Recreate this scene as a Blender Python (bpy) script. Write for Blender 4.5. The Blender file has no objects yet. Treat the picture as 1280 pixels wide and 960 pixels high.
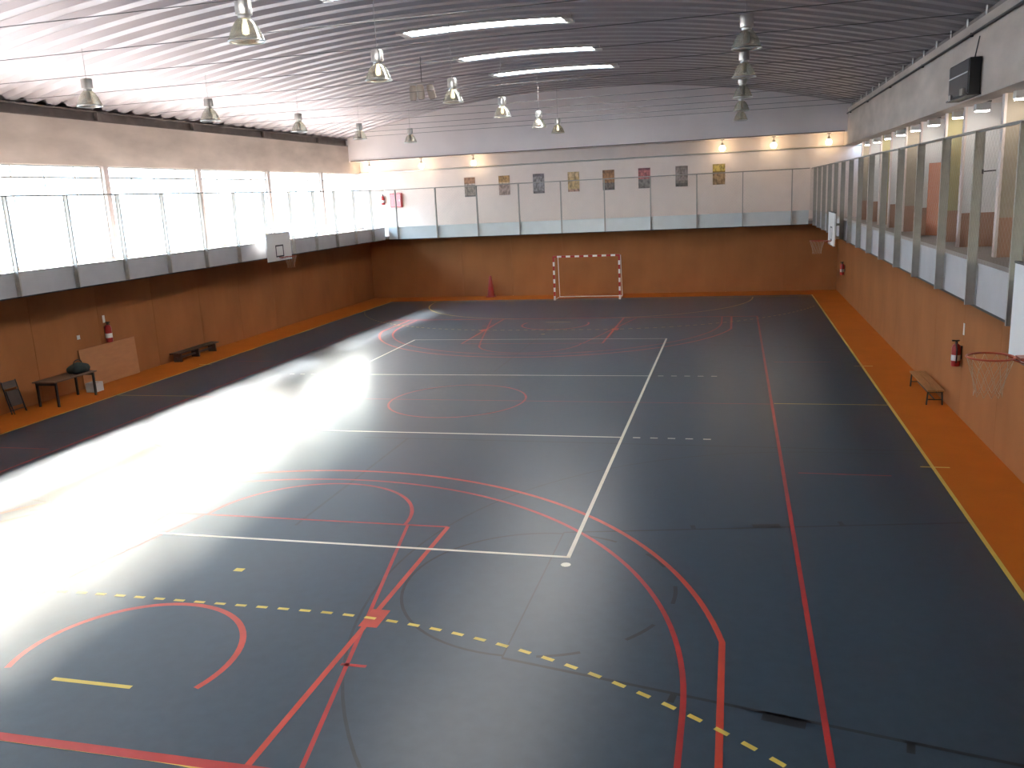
import bpy, bmesh, math, random
from mathutils import Vector, Matrix
random.seed(7)
scene = bpy.context.scene
C = scene.collection
pi, sin, cos = math.pi, math.sin, math.cos

# ------------------------------------------------------------------ camera
cam_d = bpy.data.cameras.new('camera'); cam = bpy.data.objects.new('camera', cam_d); C.objects.link(cam)
cam_d.sensor_width = 36.0; cam_d.lens = 1075.28 * 36 / 1280; cam_d.clip_end = 400; cam_d.clip_start = 0.05
yaw, pitch, roll = 0.258324, 0.215043, -0.048371
fw = Vector((-sin(yaw) * cos(pitch), cos(yaw) * cos(pitch), -sin(pitch)))
rt = Vector((cos(yaw), sin(yaw), 0)); up = rt.cross(fw)
r2 = rt * cos(roll) + up * sin(roll); u2 = -rt * sin(roll) + up * cos(roll)
M = Matrix((r2, u2, -fw)).transposed().to_4x4(); M.translation = (6.7022, -10.9386, 4.9288)
cam.matrix_world = M
scene.camera = cam

# ------------------------------------------------------------------ world, sun, exposure
world = bpy.data.worlds.new('sky'); scene.world = world; world.use_nodes = True
wt = world.node_tree; bg = wt.nodes['Background']; bg.inputs[1].default_value = 4.0
sdir = Vector((0.669, -0.743, -0.703)).normalized()      # low hazy sun beyond the far left windows
sky = wt.nodes.new('ShaderNodeTexSky'); sky.sky_type = 'NISHITA'; sky.sun_disc = False
sky.sun_elevation = math.asin(-sdir.z); sky.sun_rotation = math.atan2(-sdir.x, -sdir.y)
sky.air_density = 1.6; sky.dust_density = 2.2; sky.ozone_density = 1.5; sky.altitude = 100
wt.links.new(sky.outputs[0], bg.inputs[0])
sun_d = bpy.data.lights.new('sun', 'SUN'); sun = bpy.data.objects.new('sun', sun_d); C.objects.link(sun)
sun_d.energy = 62.0; sun_d.angle = math.radians(8.0); sun_d.color = (1.0, 0.94, 0.88)
sun.rotation_euler = sdir.to_track_quat('-Z', 'Y').to_euler()
sun.location = (-40, 60, 45)
pt_d = bpy.data.lights.new('window_portal', 'AREA'); pt = bpy.data.objects.new('window_portal', pt_d); C.objects.link(pt)
pt_d.shape = 'RECTANGLE'; pt_d.size = 45.6; pt_d.size_y = 2.75; pt_d.cycles.is_portal = True
pt.matrix_world = Matrix(((0, 0, -1, -12.72), (1, 0, 0, 9.7), (0, -1, 0, 5.08), (0, 0, 0, 1)))
vs = scene.view_settings
vs.view_transform = 'Standard'; vs.look = 'None'; vs.gamma = 1.0; vs.use_curve_mapping = False; vs.exposure = 0.86
scene.display_settings.display_device = 'sRGB'
try:
    scene.cycles.use_denoising = True
    scene.cycles.max_bounces = 10; scene.cycles.diffuse_bounces = 6; scene.cycles.transparent_max_bounces = 24
    scene.cycles.sample_clamp_indirect = 12.0; scene.cycles.caustics_reflective = False; scene.cycles.caustics_refractive = False
except Exception:
    pass

# ------------------------------------------------------------------ materials
def mat(name, col, rough=0.6, metal=0.0, spec=0.5, var=0.0, scale=4.0, stretch=(1, 1, 1), bump=0.0, col2=None, emit=None, estr=0.0, rvar=0.0):
    m = bpy.data.materials.new(name); m.use_nodes = True
    nt = m.node_tree; b = nt.nodes['Principled BSDF']
    b.inputs['Base Color'].default_value = (*col, 1); b.inputs['Roughness'].default_value = rough
    b.inputs['Metallic'].default_value = metal; b.inputs['Specular IOR Level'].default_value = spec
    if emit:
        b.inputs['Emission Color'].default_value = (*emit, 1); b.inputs['Emission Strength'].default_value = estr
    if var or bump or col2 or rvar:
        tc = nt.nodes.new('ShaderNodeTexCoord'); mp = nt.nodes.new('ShaderNodeMapping'); mp.inputs['Scale'].default_value = stretch
        nt.links.new(tc.outputs['Object'], mp.inputs['Vector'])
        n = nt.nodes.new('ShaderNodeTexNoise'); n.inputs['Scale'].default_value = scale; n.inputs['Detail'].default_value = 6
        nt.links.new(mp.outputs[0], n.inputs['Vector'])
        if var or col2:
            rp = nt.nodes.new('ShaderNodeValToRGB'); e = rp.color_ramp.elements
            e[0].position = 0.3; e[1].position = 0.7
            a = col2 if col2 else tuple(max(0, c * (1 - var)) for c in col)
            e[0].color = (*a, 1); e[1].color = (*[min(1, c * (1 + var)) for c in col], 1)
            nt.links.new(n.outputs['Fac'], rp.inputs['Fac']); nt.links.new(rp.outputs[0], b.inputs['Base Color'])
        if rvar:
            mr = nt.nodes.new('ShaderNodeMapRange'); mr.inputs['To Min'].default_value = rough - rvar; mr.inputs['To Max'].default_value = rough + rvar
            mr.inputs['From Min'].default_value = 0.3; mr.inputs['From Max'].default_value = 0.7
            nt.links.new(n.outputs['Fac'], mr.inputs['Value']); nt.links.new(mr.outputs[0], b.inputs['Roughness'])
        if bump:
            bp = nt.nodes.new('ShaderNodeBump'); bp.inputs['Strength'].default_value = bump; bp.inputs['Distance'].default_value = 0.02
            nt.links.new(n.outputs['Fac'], bp.inputs['Height']); nt.links.new(bp.outputs[0], b.inputs['Normal'])
    return m

def glassy(name, tint, gloss=0.08, rough=0.05, body=0.0, bodycol=(0.8, 0.8, 0.8)):
    m = bpy.data.materials.new(name); m.use_nodes = True; nt = m.node_tree
    nt.nodes.remove(nt.nodes['Principled BSDF']); out = nt.nodes['Material Output']
    t = nt.nodes.new('ShaderNodeBsdfTransparent'); t.inputs[0].default_value = (*tint, 1)
    g = nt.nodes.new('ShaderNodeBsdfGlossy'); g.inputs['Roughness'].default_value = rough
    mx = nt.nodes.new('ShaderNodeMixShader'); mx.inputs[0].default_value = gloss
    nt.links.new(t.outputs[0], mx.inputs[1]); nt.links.new(g.outputs[0], mx.inputs[2]); last = mx
    if body:
        d = nt.nodes.new('ShaderNodeBsdfPrincipled'); d.inputs['Base Color'].default_value = (*bodycol, 1); d.inputs['Roughness'].default_value = 0.3
        m2 = nt.nodes.new('ShaderNodeMixShader'); m2.inputs[0].default_value = body
        nt.links.new(mx.outputs[0], m2.inputs[1]); nt.links.new(d.outputs[0], m2.inputs[2]); last = m2
    nt.links.new(last.outputs[0], out.inputs['Surface'])
    return m

MT = {}
MT['floor'] = mat('court_vinyl', (0.035, 0.056, 0.080), 0.29, spec=0.31, var=0.09, scale=6.0, rvar=0.014)
MT['border'] = mat('orange_border', (0.47, 0.125, 0.012), 0.6, spec=0.2, var=0.06, scale=1.2)
MT['brown'] = mat('brown_board', (0.318, 0.124, 0.043), 0.7, spec=0.2, var=0.10, scale=1.1, stretch=(1, 1, 0.5))
MT['grey_shaded'] = mat('shaded_grey_panel', (0.40, 0.395, 0.41), 0.55, var=0.05, scale=2)  # parapet grey with the shade of the dimmer sides put into the colour
MT['gallery'] = mat('gallery_tiles', (0.25, 0.215, 0.195), 0.7, var=0.06, scale=2)
MT['columns'] = mat('column_paint', (0.50, 0.43, 0.40), 0.8, var=0.05)
MT['stem'] = mat('grey_stem', (0.30, 0.29, 0.28), 0.5)
MT['rod'] = mat('rod_steel', (0.10, 0.095, 0.095), 0.5)
MT['line_faint'] = mat('faded_glare_black_line', (0.024, 0.030, 0.037), 0.29, spec=0.34, var=0.2)  # faded lines; window-side ones lightened in place of floor glare
MT['grey'] = mat('lit_grey_panel', (0.64, 0.68, 0.69), 0.5, var=0.04, scale=2)  # lit copy of the parapet grey, far side's brightness put into the colour
MT['concrete'] = mat('concrete', (0.64, 0.54, 0.47), 0.9, scale=1.6, stretch=(1, 0.35, 1), col2=(0.46, 0.385, 0.33), bump=0.25)
MT['plaster'] = mat('cream_plaster', (0.80, 0.70, 0.65), 0.85, var=0.03, scale=2)
MT['gable'] = mat('gable_plaster', (0.84, 0.77, 0.76), 0.85, var=0.03, scale=1)
MT['white'] = mat('white_paint', (0.78, 0.77, 0.75), 0.45)
MT['ochre'] = mat('ochre_paint', (0.42, 0.37, 0.20), 0.7, var=0.05)
MT['tan'] = mat('tan_paint', (0.40, 0.34, 0.26), 0.7, var=0.06)
MT['terracotta'] = mat('terracotta_paint', (0.40, 0.225, 0.15), 0.6, var=0.06)
MT['steel'] = mat('galvanised_steel', (0.36, 0.34, 0.31), 0.5, metal=0.2, var=0.08, scale=6)
MT['roof'] = mat('roof_sheet', (0.44, 0.405, 0.415), 0.44, metal=0.48, var=0.04, scale=2, stretch=(0.3, 1, 1))
MT['darksteel'] = mat('dark_steel', (0.055, 0.05, 0.05), 0.5, metal=0.4)
MT['purlin'] = mat('eave_purlin', (0.20, 0.165, 0.15), 0.6, var=0.15, scale=3)
MT['alu'] = mat('aluminium', (0.62, 0.61, 0.58), 0.32, metal=0.85)
MT['black'] = mat('black_plastic', (0.018, 0.017, 0.018), 0.45)
MT['line_white'] = mat('cream_line', (0.72, 0.68, 0.56), 0.29, spec=0.34, var=0.05)
MT['line_red'] = mat('red_line', (0.36, 0.030, 0.028), 0.29, spec=0.34, var=0.12, scale=3)
MT['line_orange'] = mat('orange_red_line', (0.45, 0.050, 0.030), 0.29, spec=0.34, var=0.12, scale=3)
MT['line_yellow'] = mat('yellow_line', (0.60, 0.46, 0.09), 0.29, spec=0.34, var=0.05)
MT['line_black'] = mat('black_line', (0.018, 0.018, 0.022), 0.29, spec=0.34, var=0.2)
MT['red'] = mat('red_enamel', (0.36, 0.018, 0.016), 0.3)
MT['rim'] = mat('orange_rim', (0.34, 0.045, 0.016), 0.4)
MT['net'] = mat('white_cord', (0.62, 0.58, 0.54), 0.9)
MT['cord'] = mat('worn_cord', (0.42, 0.31, 0.23), 0.9)
MT['wood'] = mat('bench_wood', (0.36, 0.17, 0.06), 0.45, var=0.18, scale=5, stretch=(6, 0.6, 1))
MT['darkwood'] = mat('dark_bench_wood', (0.07, 0.045, 0.035), 0.5, var=0.15, scale=5)
MT['ply'] = mat('plywood', (0.44, 0.20, 0.085), 0.55, var=0.08, scale=2, stretch=(1, 1, 4))
MT['glass'] = glassy('window_glass', (0.93, 0.97, 0.98), 0.05)
m_ = bpy.data.materials.new('skylight_polycarbonate'); m_.use_nodes = True
m_.node_tree.nodes.remove(m_.node_tree.nodes['Principled BSDF'])
t_ = m_.node_tree.nodes.new('ShaderNodeBsdfTranslucent'); t_.inputs[0].default_value = (0.95, 0.86, 0.74, 1)
m_.node_tree.links.new(t_.outputs[0], m_.node_tree.nodes['Material Output'].inputs['Surface']); MT['poly'] = m_
MT['prism'] = glassy('prismatic_acrylic', (0.86, 0.84, 0.70), 0.42, 0.18, body=0.22, bodycol=(0.60, 0.58, 0.47))
MT['bulb'] = mat('warm_bulb', (1, 0.95, 0.85), 0.3, emit=(1.0, 0.76, 0.45), estr=13.0)
MT['dim_bulb'] = mat('dim_lamp_bulb', (0.9, 0.85, 0.7), 0.3, emit=(1.0, 0.86, 0.55), estr=2.6)
MT['tube'] = mat('white_lamp', (1, 1, 1), 0.3, emit=(1.0, 0.92, 0.84), estr=30.0)
MT['ground'] = mat('street_concrete', (0.20, 0.19, 0.18), 0.9, var=0.1, scale=0.5)
MT['facade'] = mat('pale_facade', (0.78, 0.76, 0.73), 0.85, var=0.04)
MT['darkglass'] = mat('far_window_glass', (0.34, 0.37, 0.40), 0.2)
MT['bag'] = mat('dark_green_bag', (0.012, 0.022, 0.020), 0.7, var=0.2, scale=8)
MT['cone'] = mat('red_cone', (0.34, 0.032, 0.02), 0.45)
MT['speaker'] = mat('beige_speaker', (0.40, 0.34, 0.28), 0.6)
MT['pink'] = mat('door_paint', (0.46, 0.165, 0.075), 0.5)

# ------------------------------------------------------------------ mesh helpers
class MB:
    def __init__(s): s.v = []; s.f = []
    def box(s, x0, x1, y0, y1, z0, z1):
        b = len(s.v)
        s.v += [(x0, y0, z0), (x1, y0, z0), (x1, y1, z0), (x0, y1, z0), (x0, y0, z1), (x1, y0, z1), (x1, y1, z1), (x0, y1, z1)]
        s.f += [tuple(b + i for i in q) for q in ((0, 3, 2, 1), (4, 5, 6, 7), (0, 1, 5, 4), (1, 2, 6, 5), (2, 3, 7, 6), (3, 0, 4, 7))]
        return s
    def tube(s, a, b, r, n=10, r1=None, cap=True):
        a = Vector(a); b = Vector(b); r1 = r if r1 is None else r1
        d = (b - a).normalized(); e = Vector((0, 0, 1)) if abs(d.z) < 0.9 else Vector((1, 0, 0))
        u = d.cross(e).normalized(); w = d.cross(u); k = len(s.v)
        for i in range(n):
            t = 2 * pi * i / n; o = u * cos(t) + w * sin(t)
            s.v.append(tuple(a + o * r)); s.v.append(tuple(b + o * r1))
        for i in range(n):
            j = (i + 1) % n; s.f.append((k + 2 * i, k + 2 * i + 1, k + 2 * j + 1, k + 2 * j))
        if cap:
            s.f.append(tuple(k + 2 * i for i in range(n))); s.f.append(tuple(k + 2 * i + 1 for i in reversed(range(n))))
        return s
    def lathe(s, prof, cx=0, cy=0, cz=0, n=20):
        k = len(s.v); m = len(prof)
        for i in range(n):
            t = 2 * pi * i / n
            for r, z in prof: s.v.append((cx + r * cos(t), cy + r * sin(t), cz + z))
        for i in range(n):
            j = (i + 1) % n
            for q in range(m - 1): s.f.append((k + i * m + q, k + j * m + q, k + j * m + q + 1, k + i * m + q + 1))
        return s
    def ring(s, c, R, r, n=28, m=8):
        k = len(s.v)
        for i in range(n):
            t = 2 * pi * i / n
            for j in range(m):
                p = 2 * pi * j / m; q = R + r * cos(p)
                s.v.append((c[0] + q * cos(t), c[1] + q * sin(t), c[2] + r * sin(p)))
        for i in range(n):
            for j in range(m):
                s.f.append((k + i * m + j, k + ((i + 1) % n) * m + j, k + ((i + 1) % n) * m + (j + 1) % m, k + i * m + (j + 1) % m))
        return s
    def quad(s, *p):
        k = len(s.v); s.v += [tuple(q) for q in p]; s.f.append(tuple(range(k, k + len(p)))); return s
    def mesh(s, name):
        me = bpy.data.meshes.new(name); me.from_pydata(s.v, [], s.f); me.update(); return me
    def build(s, name, m, parent=None, smooth=False, bevel=0.0, loc=None):
        me = s.mesh(name); me.materials.append(MT[m] if isinstance(m, str) else m)
        if smooth:
            for p in me.polygons: p.use_smooth = True
        o = bpy.data.objects.new(name, me); C.objects.link(o)
        if parent: o.parent = parent
        if loc: o.location = loc
        if bevel:
            bv = o.modifiers.new('bevel', 'BEVEL'); bv.width = bevel; bv.segments = 2; bv.limit_method = 'ANGLE'
        if smooth:
            es = o.modifiers.new('edges', 'EDGE_SPLIT'); es.split_angle = math.radians(40)
        return o

def box(*a): return MB().box(*a)
def tag(o, label=None, cat=None, group=None, kind=None):
    if label: o['label'] = label
    if cat: o['category'] = cat
    if group: o['group'] = group
    if kind: o['kind'] = kind
    return o
def empty(name, loc=(0, 0, 0), rz=0.0):
    o = bpy.data.objects.new(name, None); C.objects.link(o); o.location = loc; o.rotation_euler = (0, 0, rz); o.empty_display_size = 0.2; return o
def struct(o, label, cat): return tag(o, label, cat, kind='structure')
def share(name, src, parent, loc):
    o = bpy.data.objects.new(name, src.data); C.objects.link(o); o.parent = parent; o.location = loc; return o
def copy_tree(o, parent=None):
    c = o.copy(); C.objects.link(c); c.parent = parent
    for ch in list(o.children): copy_tree(ch, c)
    return c

# ------------------------------------------------------------------ hall dimensions
XL, XR, YF, YN = -11.7, 11.25, 31.2, -12.3          # brown walls
PL, PR, PF, PN = -10.45, 10.08, 30.3, -11.35        # gallery parapet faces
ZS0, ZS1, ZP, ZR = 3.08, 3.22, 3.68, 5.50           # slab, parapet top, fence rail
BL, BR = -12.5, 11.5                                # concrete ring beams
YB, YNB = 32.5, -13.6                               # end walls of the galleries
XC, R0, ZA = -0.45, 47.2, 9.72
def arc(x): return ZA - R0 + math.sqrt(R0 * R0 - (x - XC) ** 2)

# ------------------------------------------------------------------ floor
fl = box(-10.05, 10.05, -11.1, 29.5, -0.3, 0.0).build('floor', 'floor'); struct(fl, 'worn blue grey vinyl sports hall floor with painted court lines', 'floor')
for a in ((XL, -10.05, YN, YF), (10.05, XR, YN, YF), (-10.05, 10.05, 29.5, YF), (-10.05, 10.05, YN, -11.1)):
    tag(box(a[0], a[1], a[2], a[3], -0.3, 0.0).build('floor_border', 'border', fl), 'orange floor border along the wall')

Z = {'line_black': 0.0015, 'line_faint': 0.0012, 'line_red': 0.002, 'line_orange': 0.0022, 'line_white': 0.0026, 'line_yellow': 0.003}
def strip(pts, w, m, name, label=None, closed=False):
    b = MB(); n = len(pts); h = w / 2; z = Z[m]; L = []
    for i, p in enumerate(pts):
        if closed: a, c = pts[i - 1], pts[(i + 1) % n]
        else: a, c = pts[max(0, i - 1)], pts[min(n - 1, i + 1)]
        d = Vector((c[0] - a[0], c[1] - a[1])).normalized(); q = (-d.y * h, d.x * h)
        L.append(((p[0] + q[0], p[1] + q[1], z), (p[0] - q[0], p[1] - q[1], z)))
    for i in range(n if closed else n - 1):
        j = (i + 1) % n; b.quad(L[i][1], L[j][1], L[j][0], L[i][0])
    o = b.build(name, m, fl)
    if label: tag(o, label)
    return o
def seg(x0, y0, x1, y1, m, w=0.05, name='court_line', label=None): return strip([(x0, y0), (x1, y1)], w, m, name, label)
def arcp(cx, cy, r, a0, a1, n=48): return [(cx + r * cos(math.radians(a0 + (a1 - a0) * i / n)), cy + r * sin(math.radians(a0 + (a1 - a0) * i / n))) for i in range(n + 1)]
# volleyball, cream
for x in (-4.5, 4.5): seg(x, -0.025, x, 18.025, 'line_white', 0.06, label='cream volleyball sideline')
for y in (0, 6, 12, 18): seg(-4.5, y, 4.5, y, 'line_white', 0.06, label='cream volleyball cross line')
for y in (6, 12):
    for s in (-1, 1):
        for k in range(5): seg(s * (4.72 + 0.35 * k), y, s * (4.87 + 0.35 * k), y, 'line_white', 0.06, 'dash')
strip(arcp(4.51, -0.25, 0.035, 0, 330, 11), 0.07, 'line_white', 'floor_plug', 'small white floor socket cap', closed=True)
# basketball, red
for s in (-1, 1): seg(s * 7.55, -5, s * 7.55, 23, 'line_red', 0.06, label='red basketball sideline')
seg(-7.55, 9, 7.55, 9, 'line_red', 0.03, label='faded red halfway line')
strip(arcp(0, 9, 1.72, 0, 360, 64)[:-1], 0.05, 'line_red', 'court_circle', 'red centre circle', closed=True)
for sg, y0 in ((1, -5.0), (-1, 23.0)):
    f = lambda y: y0 + sg * (y + 5.0)
    seg(-7.55, f(-4.965), 7.55, f(-4.965), 'line_red', 0.115, label='red basketball baseline').location.z = 0.0015
    for s in (-1, 1):
        seg(s * 2.46, f(-5), s * 2.46, f(0.85), 'line_orange', 0.07, label='orange red key sideline')
        seg(s * 3.0, f(-5), s * 1.8, f(0.85), 'line_red', 0.05, label='dark red slanted key line')
        q = MB(); h = 0.12
        q.quad((s * 2.50 - h, f(-2.1) - 0.22, 0.0024), (s * 2.50 + h, f(-2.1) - 0.22, 0.0024), (s * 2.50 + h, f(-2.1) + 0.22, 0.0024), (s * 2.50 - h, f(-2.1) + 0.22, 0.0024))
        q.build('key_block', 'line_orange', fl)
        seg(s * 2.55, f(-3.15), s * 2.85, f(-3.15), 'line_red', 0.05, 'key_tick')
        o3 = [(s * 6.6, f(-5))] + [(s * px, f(py)) for px, py in arcp(0, -3.425, 6.75, math.degrees(math.acos(6.6 / 6.75)), 90, 40)]
        strip(o3, 0.07, 'line_orange', 'court_line', 'orange red outer three point line')
        i3 = [(s * 6.25, f(-5))] + [(s * px, f(py)) for px, py in arcp(0, -3.425, 6.25, 0, 90, 40)]
        strip(i3, 0.06, 'line_red', 'court_line', 'dark red inner three point line')
    seg(-2.46, f(0.85), 2.46, f(0.85), 'line_red', 0.05, label='red free throw line')
    strip([(px, f(py)) for px, py in arcp(0, 0.85, 1.75, 0, 180, 40)], 0.06, 'line_red', 'court_line', 'red free throw semicircle')
    strip([(px, f(py)) for px, py in arcp(0, -3.42, 1.29, -20, 200, 40)], 0.075, 'line_orange', 'court_line', 'red no charge semicircle')
# handball and futsal, yellow
for s in (-1, 1): seg(s * 10.05, -11, s * 10.05, 29.5, 'line_yellow', 0.06, label='yellow touchline beside the orange border')
for s in (-1, 1):
    seg(s * 7.6, 9.05, s * 10.02, 9.05, 'line_yellow', 0.05, label='pale yellow halfway line')
    for y in (4.6, 13.4): seg(s * 9.85, y, s * 10.32, y, 'line_yellow', 0.05, 'substitution_mark')
    for y in (4.05, 13.95): seg(s * 7.8, y, s * 9.3, y, 'line_red', 0.04, 'substitution_line')
for sg in (1, -1):
    g = lambda y: 9 + sg * (y - 9)
    p6 = [(px, g(py)) for px, py in arcp(-1.5, -11, 6, 180, 90, 30)] + [(px, g(py)) for px, py in arcp(1.5, -11, 6, 90, 0, 30)]
    strip(p6, 0.05, 'line_yellow', 'court_line', 'yellow goal area line')
    seg(-0.5, g(-3.97), 0.5, g(-3.97), 'line_yellow', 0.06, label='yellow seven metre line')
    seg(-0.05, g(-1.07), 0.09, g(-1.07), 'line_yellow', 0.10, 'penalty_mark')
    path = [(px, py) for px, py in arcp(-1.5, -11.05, 9, 160, 90, 80)] + [(px, py) for px, py in arcp(1.5, -11.05, 9, 90, 20, 80)]
    acc = [0.0]
    for i in range(1, len(path)): acc.append(acc[-1] + math.dist(path[i], path[i - 1]))
    def at(s):
        for i in range(1, len(acc)):
            if acc[i] >= s:
                t = (s - acc[i - 1]) / max(1e-6, acc[i] - acc[i - 1]); return tuple(path[i - 1][k] + t * (path[i][k] - path[i - 1][k]) for k in (0, 1))
        return path[-1]
    half = acc[-1] / 2
    s0 = half + 1.77 - 0.30 * 60
    while s0 + 0.15 < acc[-1]:
        if s0 > 0:
            a, b = at(s0), at(s0 + 0.15)
            if abs(a[0]) < 9.9 and abs(b[0]) < 9.9:
                seg(a[0], g(a[1]), b[0], g(b[1]), 'line_yellow', 0.055, 'dash')
        s0 += 0.30
    seg(-10.02, g(-11), 10.02, g(-11), 'line_yellow', 0.05, label='yellow end line')
# cross courts, black
seg(-1.0, 5.55, 10.0, 5.55, 'line_black', 0.035, label='black cross court sideline')
seg(-10.0, 12.45, 10.0, 12.45, 'line_faint', 0.03, label='black cross court sideline')
for y0, y1 in ((0.6, 5.55), (12.45, 25.0)): seg(0, y0, 0, y1, 'line_faint', 0.05, label='black cross court halfway line')
for cy in (-0.93, 18.93):
    for s in (1, -1):
        kk = lambda px, py: (s * px, cy + py)
        for t in (1, -1):
            a, b = kk(4.27, t * 1.8), kk(10.0, t * 2.93); seg(a[0], a[1], b[0], b[1], 'line_black' if s > 0 else 'line_faint', 0.045, label='black slanted key line')  # window-side key lines use the colour lightened for glare
            for u in (6.15, 8.26):
                v = 1.8 + (u - 4.27) / 5.73 * 1.13; a, b = kk(u, t * v), kk(u - 0.03, t * (v + 0.16)); seg(a[0], a[1], b[0], b[1], 'line_black', 0.07, 'key_tick')
            a, b = kk(6.99, t * (1.8 + 0.537 + 0.06)), kk(7.38, t * (1.8 + 0.614 + 0.06)); seg(a[0], a[1], b[0], b[1], 'line_black', 0.15, 'key_block')
        a, b = kk(4.27, 1.8), kk(4.27, -1.8); seg(a[0], a[1], b[0], b[1], 'line_black', 0.02, label='faint black free throw line')
        strip([kk(4.27 - px, py) for px, py in arcp(0, 0, 1.75, -90, 90, 36)], 0.04, 'line_black' if s > 0 else 'line_faint', 'court_line', 'black free throw semicircle')
        for k in range(5):
            strip([kk(4.27 + px, py) for px, py in arcp(0, 0, 1.75, -78 + 35 * k, -62 + 35 * k, 5)], 0.05, 'line_black', 'dash')
        strip([kk(10.0, 6.25)] + [kk(8.43 - px, py) for px, py in arcp(0, 0, 6.25, 90, -90, 60)] + [kk(10.0, -6.25)], 0.035, 'line_faint', 'court_line', 'black cross court three point line')

# ------------------------------------------------------------------ brown lower walls built of boards
def board_wall(name, label, axis, face, out, a0, a1, zt, step):
    # backing slab behind, boards proud of it with narrow joints
    if axis == 'x':
        w = box(min(face + out * 0.03, face + out * 0.25), max(face + out * 0.03, face + out * 0.25), a0, a1, 0, zt).build(name, 'brown')
    else:
        w = box(a0, a1, min(face + out * 0.03, face + out * 0.25), max(face + out * 0.03, face + out * 0.25), 0, zt).build(name, 'brown')
    struct(w, label, 'wall')
    n = round((a1 - a0) / step); s = (a1 - a0) / n
    b = MB(); lo, hi = min(0, out * 0.03), max(0, out * 0.03)
    if axis == 'x': b.box(lo, hi, 0.004, s - 0.004, 0, zt)
    else: b.box(0.004, s - 0.004, lo, hi, 0, zt)
    first = None
    for i in range(n):
        loc = (face, a0 + i * s, 0) if axis == 'x' else (a0 + i * s, face, 0)
        if first is None: first = b.build('wall_board', 'brown', w, loc=loc)
        else: share('wall_board', first, w, loc)
    return w
board_wall('wall_left', 'long brown boarded wall under the windows', 'x', XL, -1, YN, YF, ZS0, 2.5)
board_wall('wall_right', 'long orange brown boarded wall opposite the windows', 'x', XR, 1, YN, YF, ZS0, 2.5)
board_wall('wall_far', 'brown boarded wall behind the handball goal', 'y', YF, 1, XL - 0.25, XR + 0.25, ZS0, 2.5)
board_wall('wall_near', 'brown boarded wall below the near gallery', 'y', YN, -1, XL - 0.25, XR + 0.25, ZS0, 2.5)

# ------------------------------------------------------------------ gallery floors, parapets
struct(box(-13.0, PL, YNB, YB, ZS0, ZS1).build('floor_gallery', 'gallery'), 'concrete gallery floor along the windows', 'floor')
struct(box(PR, 13.8, YNB, YB, ZS0, ZS1).build('floor_gallery', 'gallery'), 'concrete gallery floor along the lit cubicles', 'floor')
struct(box(PL, PR, PF, YB, ZS0, ZS1).build('floor_gallery', 'gallery'), 'concrete gallery floor under the posters', 'floor')
struct(box(PL, PR, YNB, PN, ZS0, ZS1).build('floor_gallery', 'gallery'), 'concrete gallery floor at the camera end', 'floor')

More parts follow.
